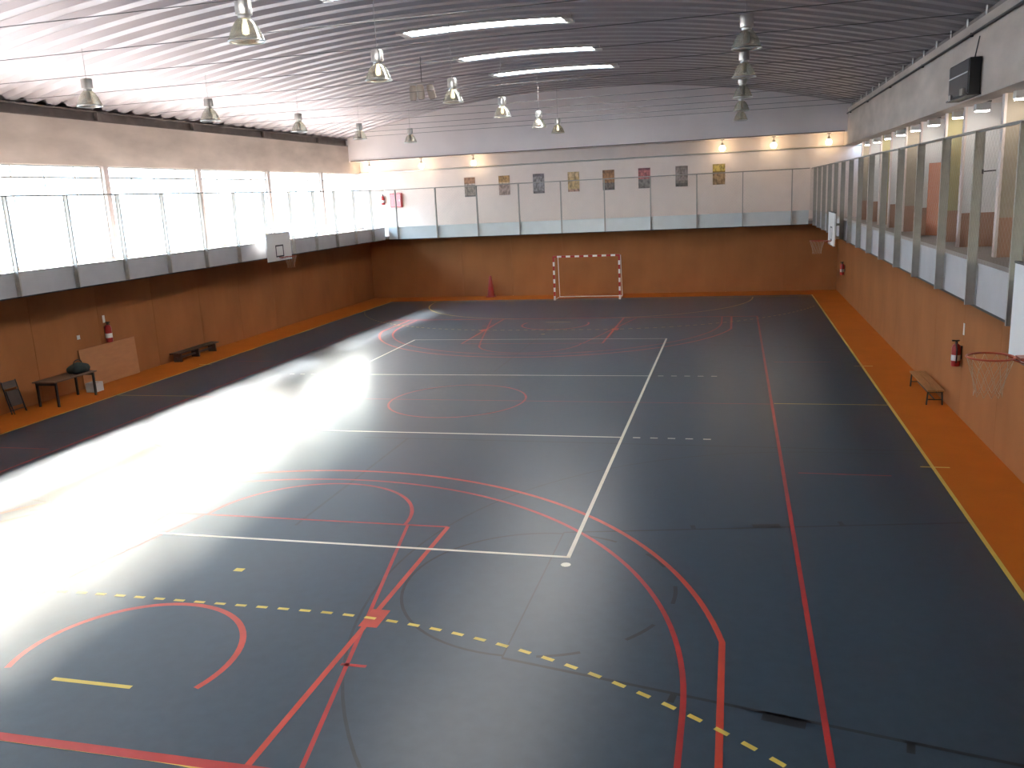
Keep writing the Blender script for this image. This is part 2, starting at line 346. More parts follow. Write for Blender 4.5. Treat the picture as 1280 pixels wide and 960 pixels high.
def posts_between(first, step, a0, a1):
    k = math.ceil((a0 + 0.02 - first) / step); r = []
    while first + k * step < a1 - 0.02: r.append(first + k * step); k += 1
    return r
def parapet_and_fence(plabel, flabel, axis, face, inw, a0, a1, posts, mesh_net=True, pm='grey_shaded'):
    # inw: +1/-1 direction of the hall interior
    pr = empty('parapet', (face, (a0 + a1) / 2, ZS1) if axis == 'x' else ((a0 + a1) / 2, face, ZS1)); struct(pr, plabel, 'parapet')
    org = pr.location
    cuts = [a0] + posts + [a1]
    def bx(b, lo, hi, d0, d1, z0, z1):       # d measured from face into the gallery
        p, q = face - inw * d0, face - inw * d1
        if axis == 'x': b.box(min(p, q) - org.x, max(p, q) - org.x, lo - org.y, hi - org.y, z0 - org.z, z1 - org.z)
        else: b.box(lo - org.x, hi - org.x, min(p, q) - org.y, max(p, q) - org.y, z0 - org.z, z1 - org.z)
        return b
    bx(MB(), a0, a1, 0.06, 0.12, ZS1, ZP - 0.03).build('parapet_core', pm, pr)
    bx(MB(), a0, a1, -0.02, 0.16, ZP - 0.035, ZP).build('coping', pm, pr)
    bx(MB(), a0, a1, -0.005, 0.05, ZS0 - 0.045, ZS0 - 0.012).build('drip_edge', 'darksteel', pr)
    for lo, hi in zip(cuts[:-1], cuts[1:]):
        if hi - lo > 0.1: bx(MB(), lo + 0.012, hi - 0.012, -0.004, 0.06, ZS0 - 0.01, ZP - 0.035).build('parapet_panel', pm, pr)
    fe = empty('gallery_fence', pr.location); tag(fe, flabel, 'fence')
    # I-section posts fixed to the outside of the parapet
    D, Fw, t = 0.13, 0.042, 0.006
    b = MB()
    def ib(lo, hi, d0, d1): # local post section
        p, q = inw * d0, inw * d1
        if axis == 'x': b.box(min(p, q), max(p, q), lo, hi, ZS0 - org.z, ZR - org.z)
        else: b.box(lo, hi, min(p, q), max(p, q), ZS0 - org.z, ZR - org.z)
    ib(-Fw / 2, Fw / 2, 0.021, 0.021 + t); ib(-Fw / 2, Fw / 2, 0.021 + D - t, 0.021 + D); ib(-0.004, 0.004, 0.021 + t, 0.021 + D - t)
    f0 = None
    for a in posts:
        loc = (0, a - org.y, 0) if axis == 'x' else (a - org.x, 0, 0)
        if f0 is None: f0 = b.build('post', 'steel', fe, loc=loc)
        else: share('post', f0, fe, loc)
    r = MB(); c = inw * 0.10
    A = (c, a0 - org.y, ZR - org.z) if axis == 'x' else (a0 - org.x, c, ZR - org.z)
    B = (c, a1 - org.y, ZR - org.z) if axis == 'x' else (a1 - org.x, c, ZR - org.z)
    r.tube(A, B, 0.022, 8).build('top_rail', 'steel', fe, smooth=True)
    if mesh_net:
        n = MB(); z0, z1 = ZP + 0.02 - org.z, ZR - 0.02 - org.z; H = z1 - z0; s = 0.14; w = 0.0009
        lo, hi = (a0 - org.y, a1 - org.y) if axis == 'x' else (a0 - org.x, a1 - org.x)
        def P(u, v, e): return (inw * 0.16 + e, u, v) if axis == 'x' else (u, inw * 0.16 + e, v)
        u = lo - H
        while u < hi:
            for sgn in (1, -1):
                u0, u1, v0, v1 = u, u + H, z0, z1
                if u0 < lo: v0 += lo - u0; u0 = lo
                if u1 > hi: v1 -= u1 - hi; u1 = hi
                if u1 - u0 < 0.02: continue
                if sgn < 0: v0, v1 = z0 + z1 - v0, z0 + z1 - v1
                n.tube(P(u0, v0, 0), P(u1, v1, 0), w, 3, cap=False)
            u += s
        o = n.build('wire_mesh', 'steel', fe); tag(o, 'thin diamond wire mesh', kind='stuff')
    return pr, fe
parapet_and_fence('grey parapet of the gallery below the windows', 'tall steel post and wire fence in front of the windows', 'x', PL, 1, PN, PF, posts_between(6.62, 2.0, PN, PF))
parapet_and_fence('grey panelled parapet of the gallery with lit cubicles', 'tall steel post and wire fence along the right gallery', 'x', PR, -1, PN, PF, posts_between(2.70, 2.0, PN, PF))
parapet_and_fence('brightly lit grey parapet above the handball goal', 'steel post and wire fence in front of the posters', 'y', PF, -1, PL + 0.19, PR - 0.19, [-9.72, -7.62, -5.50, -3.39, -1.33, 0.75, 2.90, 5.0, 7.03, 9.15], pm='grey')
parapet_and_fence('grey parapet below the camera', 'steel fence at the camera end of the hall', 'y', PN, 1, PL + 0.19, PR - 0.19, [-8.2, -6.1, -4.0, -1.9, 0.2, 2.3, 4.4], mesh_net=False)[1]

# ------------------------------------------------------------------ ring beams, end walls
struct(box(BL - 0.2, BL, YNB, YB, 6.45, 7.78).build('wall_left_beam', 'concrete'), 'long concrete lintel beam above the windows', 'beam')
struct(box(BR, BR + 0.4, YNB, YB, 6.45, 8.0).build('wall_right_beam', 'concrete'), 'long stained concrete beam above the lit cubicles', 'beam')
ev = empty('trim_1', (BL, 9.5, 7.78)); struct(ev, 'dark steel eave channel on top of the window beam', 'eave')
box(-0.34, -0.10, YNB - 9.5, YB - 9.5, 0.0, 0.32).build('web', 'purlin', ev)
box(-0.34, 0.02, YNB - 9.5, YB - 9.5, 0.0, 0.03).build('flange', 'purlin', ev); box(-0.34, 0.0, YNB - 9.5, YB - 9.5, 0.29, 0.32).build('flange', 'purlin', ev)
for y in posts_between(3.0 - 5 * 3, 5.0, YNB, YB): box(-0.10, 0.03, y - 9.58, y - 9.42, 0.03, 0.29).build('stiffener', 'purlin', ev)
ev2 = empty('trim_2', (BR, 9.5, 8.0)); struct(ev2, 'dark eave channel on top of the stained concrete beam', 'eave')
box(0.10, 0.34, YNB - 9.5, YB - 9.5, 0.0, 0.14).build('web', 'purlin', ev2)
for y in posts_between(3.0 - 5 * 3, 1.52, YNB, YB): MB().tube((0.05, y - 9.5, 0.0), (0.05, y - 9.5, 0.2), 0.018, 6).build('anchor_bolt', 'alu', ev2)
struct(box(-12.95, -12.86, YNB, YB, 7.7, 8.6).build('wall_left_fascia', 'concrete'), 'outer closing board above the windows', 'wall')
struct(box(11.9, 12.0, YNB, YB, 6.45, 8.6).build('wall_right_fascia', 'concrete'), 'outer closing board above the right beam', 'wall')
struct(box(-12.75, -12.55, YNB, YB, ZS1, 3.62).build('wall_left_sill', 'concrete'), 'low concrete wall under the windows', 'wall')
def gable(name, label, y0, y1, zb):
    b = MB(); N = 40; xs = [BL - 0.45 + (BR - BL + 0.9) * i / N for i in range(N + 1)]
    for i in range(N):
        a, c = xs[i], xs[i + 1]; za, zc = arc(a) + 0.2, arc(c) + 0.2
        b.quad((a, y0, zb), (c, y0, zb), (c, y0, zc), (a, y0, za)); b.quad((c, y1, zb), (a, y1, zb), (a, y1, za), (c, y1, zc)); b.quad((a, y1, zb), (c, y1, zb), (c, y0, zb), (a, y0, zb))
    return struct(b.build(name, 'gable'), label, 'wall')
gable('wall_far_gable', 'pale grey arched gable wall above the poster gallery', YF, YF + 0.2, 7.03)
gable('wall_near_gable', 'pale arched gable wall at the camera end', YNB - 0.2, YNB, 3.0)
struct(box(-13.0, 13.8, YF + 0.2, YB + 0.2, 7.03, 7.2).build('ceiling_gallery', 'plaster'), 'plaster ceiling over the poster gallery', 'ceiling')
struct(box(-13.0, 13.8, YB, YB + 0.2, ZS0, 7.2).build('wall_far_upper', 'plaster'), 'cream gallery wall hung with a row of posters', 'wall')
struct(box(BR + 0.4, 13.8, YNB, YF + 0.2, 6.5, 6.62).build('ceiling_gallery', 'plaster'), 'low plaster ceiling over the lit cubicles', 'ceiling')
struct(box(13.6, 13.8, YNB, YB, ZS0, 7.1).build('wall_right_upper', 'plaster'), 'back wall of the right gallery', 'wall')

# ------------------------------------------------------------------ arched corrugated roof with skylights
PITCH = 0.7575; Y_END = 31.24; NP = 60
prof = [(0.0, 0.12), (0.09, 0.12), (0.21, 0.0), (0.50, 0.0), (0.62, 0.12), (0.7575, 0.12)]
ceil = empty('ceiling', (XC, 9.0, 9.0)); struct(ceil, 'arched roof of ribbed galvanised metal sheets', 'ceiling')
def roof_mesh(name, x0, x1, n):
    b = MB(); m = len(prof)
    for i in range(n + 1):
        x = x0 + (x1 - x0) * i / n; z = arc(x)
        for py, pz in prof: b.v.append((x - XC, py, z + pz - 9.0))
    for i in range(n):
        for j in range(m - 1): b.f.append((i * m + j, i * m + j + 1, (i + 1) * m + j + 1, (i + 1) * m + j))
    me = b.mesh(name); me.materials.append(MT['roof']); return me
XS0, XS1 = -2.68, 2.18
full = roof_mesh('roof_panel', BL - 0.42, BR + 0.42, 40); lft = roof_mesh('roof_panel', BL - 0.42, XS0, 20); rgt = roof_mesh('roof_panel', XS1, BR + 0.42, 20)
sky_idx = {}
for k in range(NP):
    y0 = Y_END - (k + 1) * PITCH; yc = y0 + PITCH / 2
    hit = any(abs(yc - (14.25 + 5.05 * q)) < PITCH / 2 for q in range(-5, 3))
    for me in ((lft, rgt) if hit else (full,)):
        o = bpy.data.objects.new('roof_panel', me); C.objects.link(o); o.parent = ceil; o.location = (0, y0 - 9.0, 0)
    if hit: sky_idx[k] = y0
ords = ['nearest the camera', 'second from the camera', 'third from the camera', 'fourth from the camera', 'fifth from the camera', 'sixth from the camera', 'seventh from the camera', 'eighth from the camera']
seen_sky = sorted(sky_idx.values())
far_names = {3: 'farthest of the bright arched skylight strips', 2: 'middle one of the three long bright skylight strips', 1: 'largest of the three long bright skylight strips in view'}
for i, y0 in enumerate(seen_sky):
    s = empty('skylight', (XC, y0, 9.0)); left = len(seen_sky) - i
    tag(s, far_names.get(left, 'bright skylight strip overhead, number %s towards the camera' % ['', '', '', '', 'four', 'five', 'six', 'seven', 'eight'][left] if left < 9 else 'bright skylight strip'), 'skylight', 'skylight strips in the roof')
    b = MB(); n = 16
    for q in range(n + 1):
        x = XS0 + (XS1 - XS0) * q / n; z = arc(x) - 0.015 - 9.0
        b.v += [(x - XC, -0.005, z), (x - XC, PITCH + 0.005, z)]
    for q in range(n): b.f.append((2 * q, 2 * q + 1, 2 * q + 3, 2 * q + 2))
    b.build('pane', 'poly', s)
    for ys in (0.0, PITCH):
        e = MB()
        for q in range(n):
            xa, xb = XS0 + (XS1 - XS0) * q / n, XS0 + (XS1 - XS0) * (q + 1) / n
            e.box(xa - XC, xb - XC, ys - 0.012, ys + 0.012, arc((xa + xb) / 2) - 9.03, arc((xa + xb) / 2) - 8.83)
        e.build('side_curb', 'alu', s)
    for xe in (XS0, XS1):
        e = MB(); z = arc(xe) - 9.05; d = 0.12
        e.box(xe - XC - d, xe - XC + d, 0.0, 0.10, z + 0.0, z + 0.16); e.box(xe - XC - d, xe - XC + d, PITCH - 0.10, PITCH, z, z + 0.16); e.box(xe - XC - d, xe - XC + d, 0.1, PITCH - 0.1, z + 0.02, z + 0.15)
        e.build('end_cap', 'alu', s)
rod_ord = ['nearest the far gable'] + [w + ' from the far gable' for w in 'second third fourth fifth sixth seventh eighth ninth tenth eleventh twelfth thirteenth fourteenth fifteenth'.split()]
for ki, y in enumerate([-0.6 - 2.525 * 2 + 2.525 * k for k in range(15)]):
    t = empty('tie_rod', (XC, y, 8.1)); tag(t, 'thin dark tie rod spanning the hall, ' + rod_ord[14 - ki], 'tie rod', 'tie rods under the roof')
    MB().tube((BL - XC + 0.0, 0, 0), (BR - XC - 0.0, 0, 0), 0.0085, 6).build('rod', 'rod', t)

# ------------------------------------------------------------------ windows and columns along the left
cols = [-12 + 5 * k for k in range(9)]
col_lab = ['concrete window column, %s one from the far wall' % w for w in ('ninth', 'eighth', 'seventh', 'sixth', 'fifth', 'fourth', 'third', 'second', 'nearest')]
for y, l in zip(cols, col_lab):
    struct(box(-12.70, -12.50, y - 0.11, y + 0.11, ZS1, 6.45).build('window_column', 'columns', bevel=0.01), l, 'column')
edges = [YNB] + cols + [YB]
wn = 0
for a, c in zip(edges[:-1], edges[1:]):
    wn += 1; a2, c2 = a + (0.11 if a != YNB else 0), c - (0.11 if c != YB else 0)
    w = empty('window_%d' % wn, (-12.64, (a2 + c2) / 2, 3.62)); struct(w, 'tall bright window with thin metal frame, bay %s along the left gallery' % ['one', 'two', 'three', 'four', 'five', 'six', 'seven', 'eight', 'nine', 'ten'][wn - 1], 'window')
    L, R_ = a2 - w.location.y, c2 - w.location.y; T = 6.45 - 3.62; tr = 2.47
    fr = MB()
    fr.box(-0.03, 0.03, L, R_, 0, 0.05).box(-0.03, 0.03, L, R_, T - 0.05, T).box(-0.03, 0.03, L, L + 0.05, 0.05, T - 0.05).box(-0.03, 0.03, R_ - 0.05, R_, 0.05, T - 0.05)
    fr.build('window_frame', 'alu', w)
    mulls = [L + (R_ - L) * q for q in (0.25, 0.5, 0.76)] if R_ - L > 2 else []
    box(-0.025, 0.025, L + 0.05, R_ - 0.05, tr - 0.025, tr + 0.025).build('transom', 'alu', w)
    for q in mulls: box(-0.02, 0.02, q - 0.02, q + 0.02, 0.05, T - 0.05).build('mullion', 'alu', w)
    ed = [L] + mulls + [R_]
    for p, q in zip(ed[:-1], ed[1:]):
        for z0, z1 in ((0.04, tr - 0.02), (tr + 0.02, T - 0.04)):
            MB().quad((0, p + 0.015, z0), (0, q - 0.015, z0), (0, q - 0.015, z1), (0, p + 0.015, z1)).build('pane', 'glass', w)

# outside: street and a pale building
struct(box(-140, -13.0, -90, 120, 1.4, 1.5).build('ground', 'ground'), 'pale street surface outside the windows', 'ground')
bd = empty('street_building', (-30, 30, 1.5)); tag(bd, 'overexposed pale building across the street seen through the far windows', 'building')
box(-12, 0, -80, 75, 0, 13.5).build('wall', 'facade', bd)
fr0 = pn0 = None
for iz in range(4):
    for iy in range(14):
        loc = (0.0, -10 + iy * 4.1, 1.3 + iz * 3.2)
        if fr0 is None:
            fr0 = f = box(0.0, 0.06, 0, 1.7, 0, 1.7).build('window_frame', 'white', bd, loc=loc); pn0 = box(0.06, 0.07, 0.1, 1.6, 0.1, 1.6).build('pane', 'darkglass', f)
        else:
            f = share('window_frame', fr0, bd, loc); share('pane', pn0, f, (0, 0, 0))
box(-12.2, 0.4, -80.2, 75.2, 13.5, 13.8).build('roof_slab', 'facade', bd)

# ------------------------------------------------------------------ right gallery cubicles
fin_y = [(8.9, 'tan'), (12.0, 'white'), (13.9, 'ochre'), (17.0, 'white'), (19.3, 'tan'), (22.0, 'white'), (24.2, 'ochre'), (27.0, 'white'), (29.2, 'tan')]
fin_lab = {8.9: 'tan partition wall at the right edge of the view', 12.0: 'large white lit partition wall beside the tan one', 13.9: 'ochre partition wall under the scoreboard', 17.0: 'white lit partition wall with an open orange door', 19.3: 'tan partition wall, second of its colour', 22.0: 'white lit partition wall, third from the right edge', 24.2: 'ochre partition wall, farther of the two', 27.0: 'white partition wall nearest the far corner', 29.2: 'tan partition wall nearest the far corner'}
for i, (y, m) in enumerate(fin_y):
    f = empty('wall_partition', (12.7, y, ZS1)); struct(f, fin_lab.get(y, '%s gallery partition wall out of view, number %s' % (m, ['one', 'two', 'three', 'four', 'five', 'six', 'seven', 'eight'][min(i, 7)])), 'partition')
    box(-0.8, 0.9, -0.06, 0.06, 0, 3.28).build('panel', m, f)
    box(-0.81, 0.9, -0.075, 0.075, 0, 0.80).build('wainscot', 'terracotta', f)
    box(-0.83, -0.78, -0.085, 0.085, 0, 3.28).build('edge_trim', 'plaster', f)
seen = [y for y, _ in fin_y if y > 8]
lampn = 0
for y, m in fin_y:
    ly = y - (0.75 if m == 'white' else 0.55)
    l = empty('wall_lamp', (12.06, ly, 6.5)); idx = seen.index(y) if y in seen else -1
    tag(l, 'small white box lamp over the cubicles, %s from the right' % ['first', 'second', 'third', 'fourth', 'fifth', 'sixth', 'seventh', 'eighth', 'ninth'][idx] if idx >= 0 else 'small white box lamp above the right gallery near the camera', 'lamp', 'box lamps over the cubicles')
    box(-0.15, 0.15, -0.10, 0.10, -0.20, 0.0).build('housing', 'white', l, bevel=0.01)
    box(-0.13, 0.13, -0.08, 0.08, -0.225, -0.20).build('diffuser', 'tube', l)
    box(-0.16, 0.16, -0.11, 0.11, -0.02, 0.0).build('mounting_plate', 'darksteel', l)
dr = empty('door_1', (12.14, 16.9, ZS1), math.radians(-62)); struct(dr, 'open orange brown door on the white partition', 'door')
box(0, 0.82, -0.02, 0.02, 0.01, 2.06).build('leaf', 'pink', dr); h = MB().tube((0.74, -0.02, 1.02), (0.74, -0.07, 1.02), 0.01, 8); h.tube((0.74, -0.07, 1.02), (0.62, -0.07, 1.02), 0.01, 8); h.build('handle', 'alu', dr)
hb = empty('handrail_bracket', (10.055, 2.69, 4.95)); tag(hb, 'small dark metal bracket beside the nearest fence post', 'bracket')
MB().tube((-0.01, 0, 0), (0.16, -0.02, 0.01), 0.010, 6).build('arm', 'darksteel', hb); box(-0.015, 0.005, -0.02, 0.02, -0.03, 0.03).build('plate', 'darksteel', hb)

# conduits
def conduit(name, pts, r, m, label, clips=None):
    t = empty(name, pts[0]); tag(t, label, 'pipe'); o = Vector(pts[0]); b = MB()
    for a, c in zip(pts[:-1], pts[1:]): b.tube(Vector(a) - o, Vector(c) - o, r, 8)
    b.build('pipe', m, t, smooth=True)
    for cpt in clips or []:
        v = Vector(cpt) - o; box(v.x - 0.03, v.x + 0.03, v.y - 0.03, v.y + 0.03, v.z - 0.04, v.z + 0.04).build('clip', m, t)
conduit('conduit', [(BR - 0.045, -13, 7.74), (BR - 0.045, 31.1, 7.78)], 0.03, 'darksteel', 'dark conduit along the top of the stained concrete beam', [(BR - 0.035, y, 7.76) for y in range(-10, 31, 5)])
conduit('conduit', [(-12.5, YB - 0.05, 6.45), (13.4, YB - 0.05, 6.46)], 0.035, 'alu', 'shiny conduit along the cream wall above the posters')
conduit('conduit', [(-12.4, YF - 0.03, 7.03), (11.4, YF - 0.03, 7.05)], 0.022, 'purlin', 'thin dark conduit along the bottom of the gable')

# ------------------------------------------------------------------ scoreboard
sb = empty('scoreboard', (BR, 9.95, 6.52)); tag(sb, 'dark box scoreboard hung on the stained concrete beam', 'scoreboard')
box(-0.24, -0.02, -0.85, 0.85, 0.0, 0.70).build('case', 'black', sb, bevel=0.01)
fc = box(-0.255, -0.24, -0.82, 0.82, 0.03, 0.67).build('face', mat('scoreboard_face', (0.055, 0.047, 0.05), 0.35), sb)
box(-0.262, -0.255, -0.78, 0.82, 0.42, 0.445).build('divider', 'white', fc)
box(-0.30, -0.24, -0.62, -0.38, -0.0, 0.13).build('buzzer', 'steel', sb); box(-0.29, -0.24, 0.45, 0.65, -0.02, 0.09).build('buzzer', 'steel', sb)
box(-0.27, -0.005, -0.87, 0.95, -0.035, 0.0).build('bracket', 'darksteel', sb); MB().tube((-0.1, -0.6, 0.7), (-0.03, -0.6, 1.12), 0.012, 6).build('cable', 'black', sb)

# ------------------------------------------------------------------ pendant lamps
def make_lamp(x, y, zt, bm='white'):
    t = empty('pendant_lamp', (x, y, 7.6))
    MB().lathe([(0.285, 0.0), (0.30, 0.005), (0.295, 0.03), (0.265, 0.10), (0.225, 0.20), (0.175, 0.285), (0.125, 0.34), (0.10, 0.36)], n=24).build('shade', 'prism', t, smooth=True)
    MB().ring((0, 0, 0.005), 0.292, 0.014, 28, 6).build('rim', 'alu', t, smooth=True)
    MB().lathe([(0.0, 0.35), (0.09, 0.35), (0.10, 0.37), (0.10, 0.40), (0.135, 0.415), (0.135, 0.63), (0.12, 0.65), (0.0, 0.65)], n=20).build('gear_housing', 'alu', t, smooth=True)
    MB().lathe([(0.0, 0.10), (0.05, 0.12), (0.062, 0.18), (0.05, 0.26), (0.03, 0.34), (0.03, 0.36)], n=14).build('bulb', bm, t, smooth=True)
    MB().tube((0, 0, 0.64), (0, 0, zt - 7.6), 0.007, 6).build('stem', 'stem', t)
    return t
rows = [('row beside the windows', 'pendant lamps beside the windows', -8.85, [2.9, 8.2, 13.4, 19.1, 24.5, 28.6]),
        ('row along the middle of the hall', 'pendant lamps along the middle', -1.08, [2.56, 8.1, 13.5, 19.0, 24.86, 28.8]),
        ('row nearest the scoreboard', 'pendant lamps on the scoreboard side', 6.9, [2.9, 8.12, 13.0, 18.3, 23.55, 28.55])]
seen_from = [1, 0, 1]
for ri, (rl, g, x, ys) in enumerate(rows):
    proto = None
    for i, y in enumerate(ys):
        if proto is None: l = proto = make_lamp(x, y, arc(x) + 0.13, 'dim_bulb' if ri == 1 else 'white')
        else: l = copy_tree(proto); l.location.y = y
        if ri == 0 and i == 5: l.location.x = -8.1
        k = i - seen_from[ri]
        tag(l, 'bell pendant lamp in the %s, %s' % (rl, ords[k] if k >= 0 else 'overhead out of view'), 'lamp', g)
# loudspeaker cluster under the roof
ls = empty('loudspeaker_cluster', (-3.55, 17.9, 8.2)); tag(ls, 'cluster of three beige loudspeakers hanging below the roof', 'loudspeaker')
for k, (dx, dy, rz) in enumerate(((-0.34, 0.0, 0.5), (0.0, -0.12, 0.0), (0.34, 0.05, -0.5))):
    o = MB().lathe([(0.0, 0.0), (0.10, 0.0), (0.125, 0.05), (0.13, 0.36), (0.10, 0.46), (0.0, 0.48)], n=14).build('cabinet', 'speaker', ls, smooth=True, loc=(dx, dy, 0.06)); o.rotation_euler = (0.25, 0, rz)
    MB().tube((0, 0, -0.012), (0, 0, 0.0), 0.095, 14).build('grille', 'darksteel', o)
box(-0.45, 0.45, -0.03, 0.03, 0.56, 0.60).build('bracket', 'steel', ls); MB().tube((0, 0, 0.58), (0, 0, arc(-3.55) - 8.2), 0.012, 6).build('stem', 'darksteel', ls)

# warm lamps of the far gallery
def make_bulb(x, y):
    t = empty('gallery_lamp', (x, y, 6.62))
    MB().lathe([(0.0, -0.12), (0.09, -0.10), (0.14, -0.03), (0.14, 0.05), (0.09, 0.13), (0.05, 0.15)], n=16).build('globe', 'bulb', t, smooth=True)
    MB().lathe([(0.0, 0.26), (0.055, 0.26), (0.065, 0.14), (0.055, 0.13)], n=12).build('socket', 'steel', t, smooth=True)
    MB().tube((0, 0, 0.25), (0, 0, 0.40), 0.015, 6).build('stem', 'darksteel', t); MB().tube((0, 0, 0.385), (0, 0, 0.41), 0.09, 12).build('ceiling_rose', 'darksteel', t)
    return t
bl = ['leftmost', 'second from the left', 'third from the left', 'third from the right', 'second from the right', 'rightmost']
for x, l in zip((-11.72, -8.85, -6.06, 6.10, 8.40, 10.80), bl): tag(make_bulb(x, 31.92), 'glowing warm globe lamp above the posters, %s' % l, 'lamp', 'warm globe lamps of the far gallery')

# ------------------------------------------------------------------ posters
def poster_mat(name, bands, seed):
    m = bpy.data.materials.new(name); m.use_nodes = True; nt = m.node_tree; b = nt.nodes['Principled BSDF']; b.inputs['Roughness'].default_value = 0.4
    tc = nt.nodes.new('ShaderNodeTexCoord'); sp = nt.nodes.new('ShaderNodeSeparateXYZ'); nt.links.new(tc.outputs['Generated'], sp.inputs[0])
    rp = nt.nodes.new('ShaderNodeValToRGB'); rp.color_ramp.interpolation = 'CONSTANT'; e = rp.color_ramp.elements
    while len(e) < len(bands): e.new(0.5)
    for q, (pos, col) in zip(e, bands): q.position = pos; q.color = (*col, 1)
    nt.links.new(sp.outputs['Z'], rp.inputs['Fac'])
    n = nt.nodes.new('ShaderNodeTexNoise'); n.inputs['Scale'].default_value = 5.5; n.inputs['Detail'].default_value = 3; n.noise_dimensions = '4D'; n.inputs['W'].default_value = seed
    nt.links.new(tc.outputs['Generated'], n.inputs['Vector'])
    r2_ = nt.nodes.new('ShaderNodeValToRGB'); r2_.color_ramp.elements[0].position = 0.36; r2_.color_ramp.elements[0].color = (0.35, 0.33, 0.32, 1); r2_.color_ramp.elements[1].position = 0.6; r2_.color_ramp.elements[1].color = (1.3, 1.3, 1.3, 1)
    nt.links.new(n.outputs['Fac'], r2_.inputs['Fac'])
    mx = nt.nodes.new('ShaderNodeMix'); mx.data_type = 'RGBA'; mx.blend_type = 'MULTIPLY'; mx.inputs['Factor'].default_value = 0.85
    nt.links.new(rp.outputs[0], mx.inputs['A']); nt.links.new(r2_.outputs[0], mx.inputs['B']); nt.links.new(mx.outputs['Result'], b.inputs['Base Color'])
    return m
G = (0.20, 0.18, 0.17); LG = (0.40, 0.36, 0.34)
posters = [(-6.50, ((0, (0.10, 0.09, 0.09)), (0.07, (0.24, 0.20, 0.17)), (0.62, (0.55, 0.48, 0.42)), (0.67, (0.30, 0.15, 0.08))), 'poster with a brown picture above grey text, leftmost of the row'),
           (-4.67, ((0, (0.34, 0.25, 0.22)), (0.60, (0.58, 0.45, 0.30)), (0.66, (0.40, 0.23, 0.08))), 'poster with a golden brown picture over pinkish text, second from the left'),
           (-2.88, ((0, (0.15, 0.13, 0.14)), (0.12, (0.27, 0.25, 0.26)), (0.85, (0.16, 0.14, 0.16))), 'dark grey poster with purple tint, third from the left'),
           (-1.10, ((0, (0.42, 0.24, 0.18)), (0.12, (0.50, 0.34, 0.16)), (0.75, (0.55, 0.40, 0.22))), 'pale golden poster, fourth from the left'),
           (0.65, ((0, (0.10, 0.09, 0.09)), (0.08, (0.17, 0.13, 0.12)), (0.36, (0.36, 0.17, 0.07)), (0.85, (0.25, 0.12, 0.05))), 'orange brown poster with a dark grey foot'),
           (2.40, ((0, (0.12, 0.10, 0.10)), (0.08, (0.20, 0.18, 0.17)), (0.46, (0.50, 0.15, 0.15)), (0.88, (0.22, 0.07, 0.08))), 'poster with a red upper half and dark grey lower half'),
           (4.19, ((0, (0.11, 0.09, 0.08)), (0.16, (0.20, 0.17, 0.155)), (0.30, (0.26, 0.22, 0.21)), (0.9, (0.17, 0.14, 0.13))), 'brownish grey poster, second from the right'),
           (5.94, ((0, (0.36, 0.24, 0.13)), (0.55, (0.20, 0.13, 0.03)), (0.66, (0.52, 0.40, 0.10)), (0.92, (0.42, 0.32, 0.12))), 'yellow poster with a dark mark, rightmost below the warm lamp')]
for i, (x, bands, l) in enumerate(posters):
    p = empty('poster', (x, YB - 0.005, 4.99)); tag(p, l, 'poster', 'posters on the gallery wall')
    box(-0.29, 0.29, -0.012, 0.0, 0.0, 0.96).build('print', poster_mat('poster_print_%d' % i, bands, i * 3.1), p)

# ------------------------------------------------------------------ fire equipment
def extinguisher(loc, rz, label, wall_sign=True, h=0.55):
    t = empty('fire_extinguisher', loc, rz); tag(t, label, 'extinguisher', 'fire extinguishers')
    s = h / 0.55
    MB().lathe([(0, 0), (0.08 * s, 0.0), (0.088 * s, 0.02), (0.088 * s, 0.38 * s), (0.07 * s, 0.44 * s), (0.03 * s, 0.47 * s), (0.0, 0.47 * s)], cy=-0.11, n=16).build('cylinder', 'red', t, smooth=True)
    v = MB().tube((0, -0.11, 0.46 * s), (0, -0.11, 0.53 * s), 0.025 * s, 8); v.box(-0.02, 0.02, -0.20, -0.06, 0.52 * s, 0.545 * s); v.build('valve', 'black', t)
    MB().tube((0.03, -0.13, 0.50 * s), (0.115 * s, -0.12, 0.36 * s), 0.013, 6).tube((0.115 * s, -0.12, 0.36 * s), (0.105 * s, -0.12, 0.08), 0.013, 6).build('hose', 'black', t)
    MB().lathe([(0.0895 * s, 0.12 * s), (0.0895 * s, 0.24 * s)], cy=-0.11, n=16).build('label_band', 'white', t, smooth=True)
    box(-0.03, 0.03, -0.03, 0.0, 0.15, 0.42 * s).build('wall_bracket', 'darksteel', t)
    return t
def sign(loc, rz, w, h, label):
    t = empty('wall_sign', loc, rz); tag(t, label, 'sign', 'small white wall signs'); box(-w / 2, w / 2, -0.012, 0, 0, h).build('plate', 'white', t, bevel=0.003)
extinguisher((XR, 8.22, 1.06), -pi / 2, 'red fire extinguisher on the orange brown wall beside the near basket', h=0.55)
sign((XR, 8.15, 1.72), -pi / 2, 0.08, 0.24, 'narrow white sign above the near extinguisher')
extinguisher((XR, 28.2, 0.98), -pi / 2, 'small red fire extinguisher near the far right corner')
extinguisher((XL, 10.95, 1.19), pi / 2, 'fire extinguisher above the plywood board on the shaded wall', h=0.62)
sign((XL, 10.95, 1.78), pi / 2, 0.10, 0.22, 'white sign above the extinguisher on the shaded wall')
sign((XL, 9.82, 1.46), pi / 2, 0.12, 0.12, 'tiny square white plate left of the plywood board')
extinguisher((-11.30, YB, 4.78), 0, 'fire extinguisher in the far gallery beside the hose cabinet')
hc = empty('hose_cabinet', (-10.55, YB, 4.62)); tag(hc, 'red fire hose cabinet on the cream gallery wall', 'cabinet')
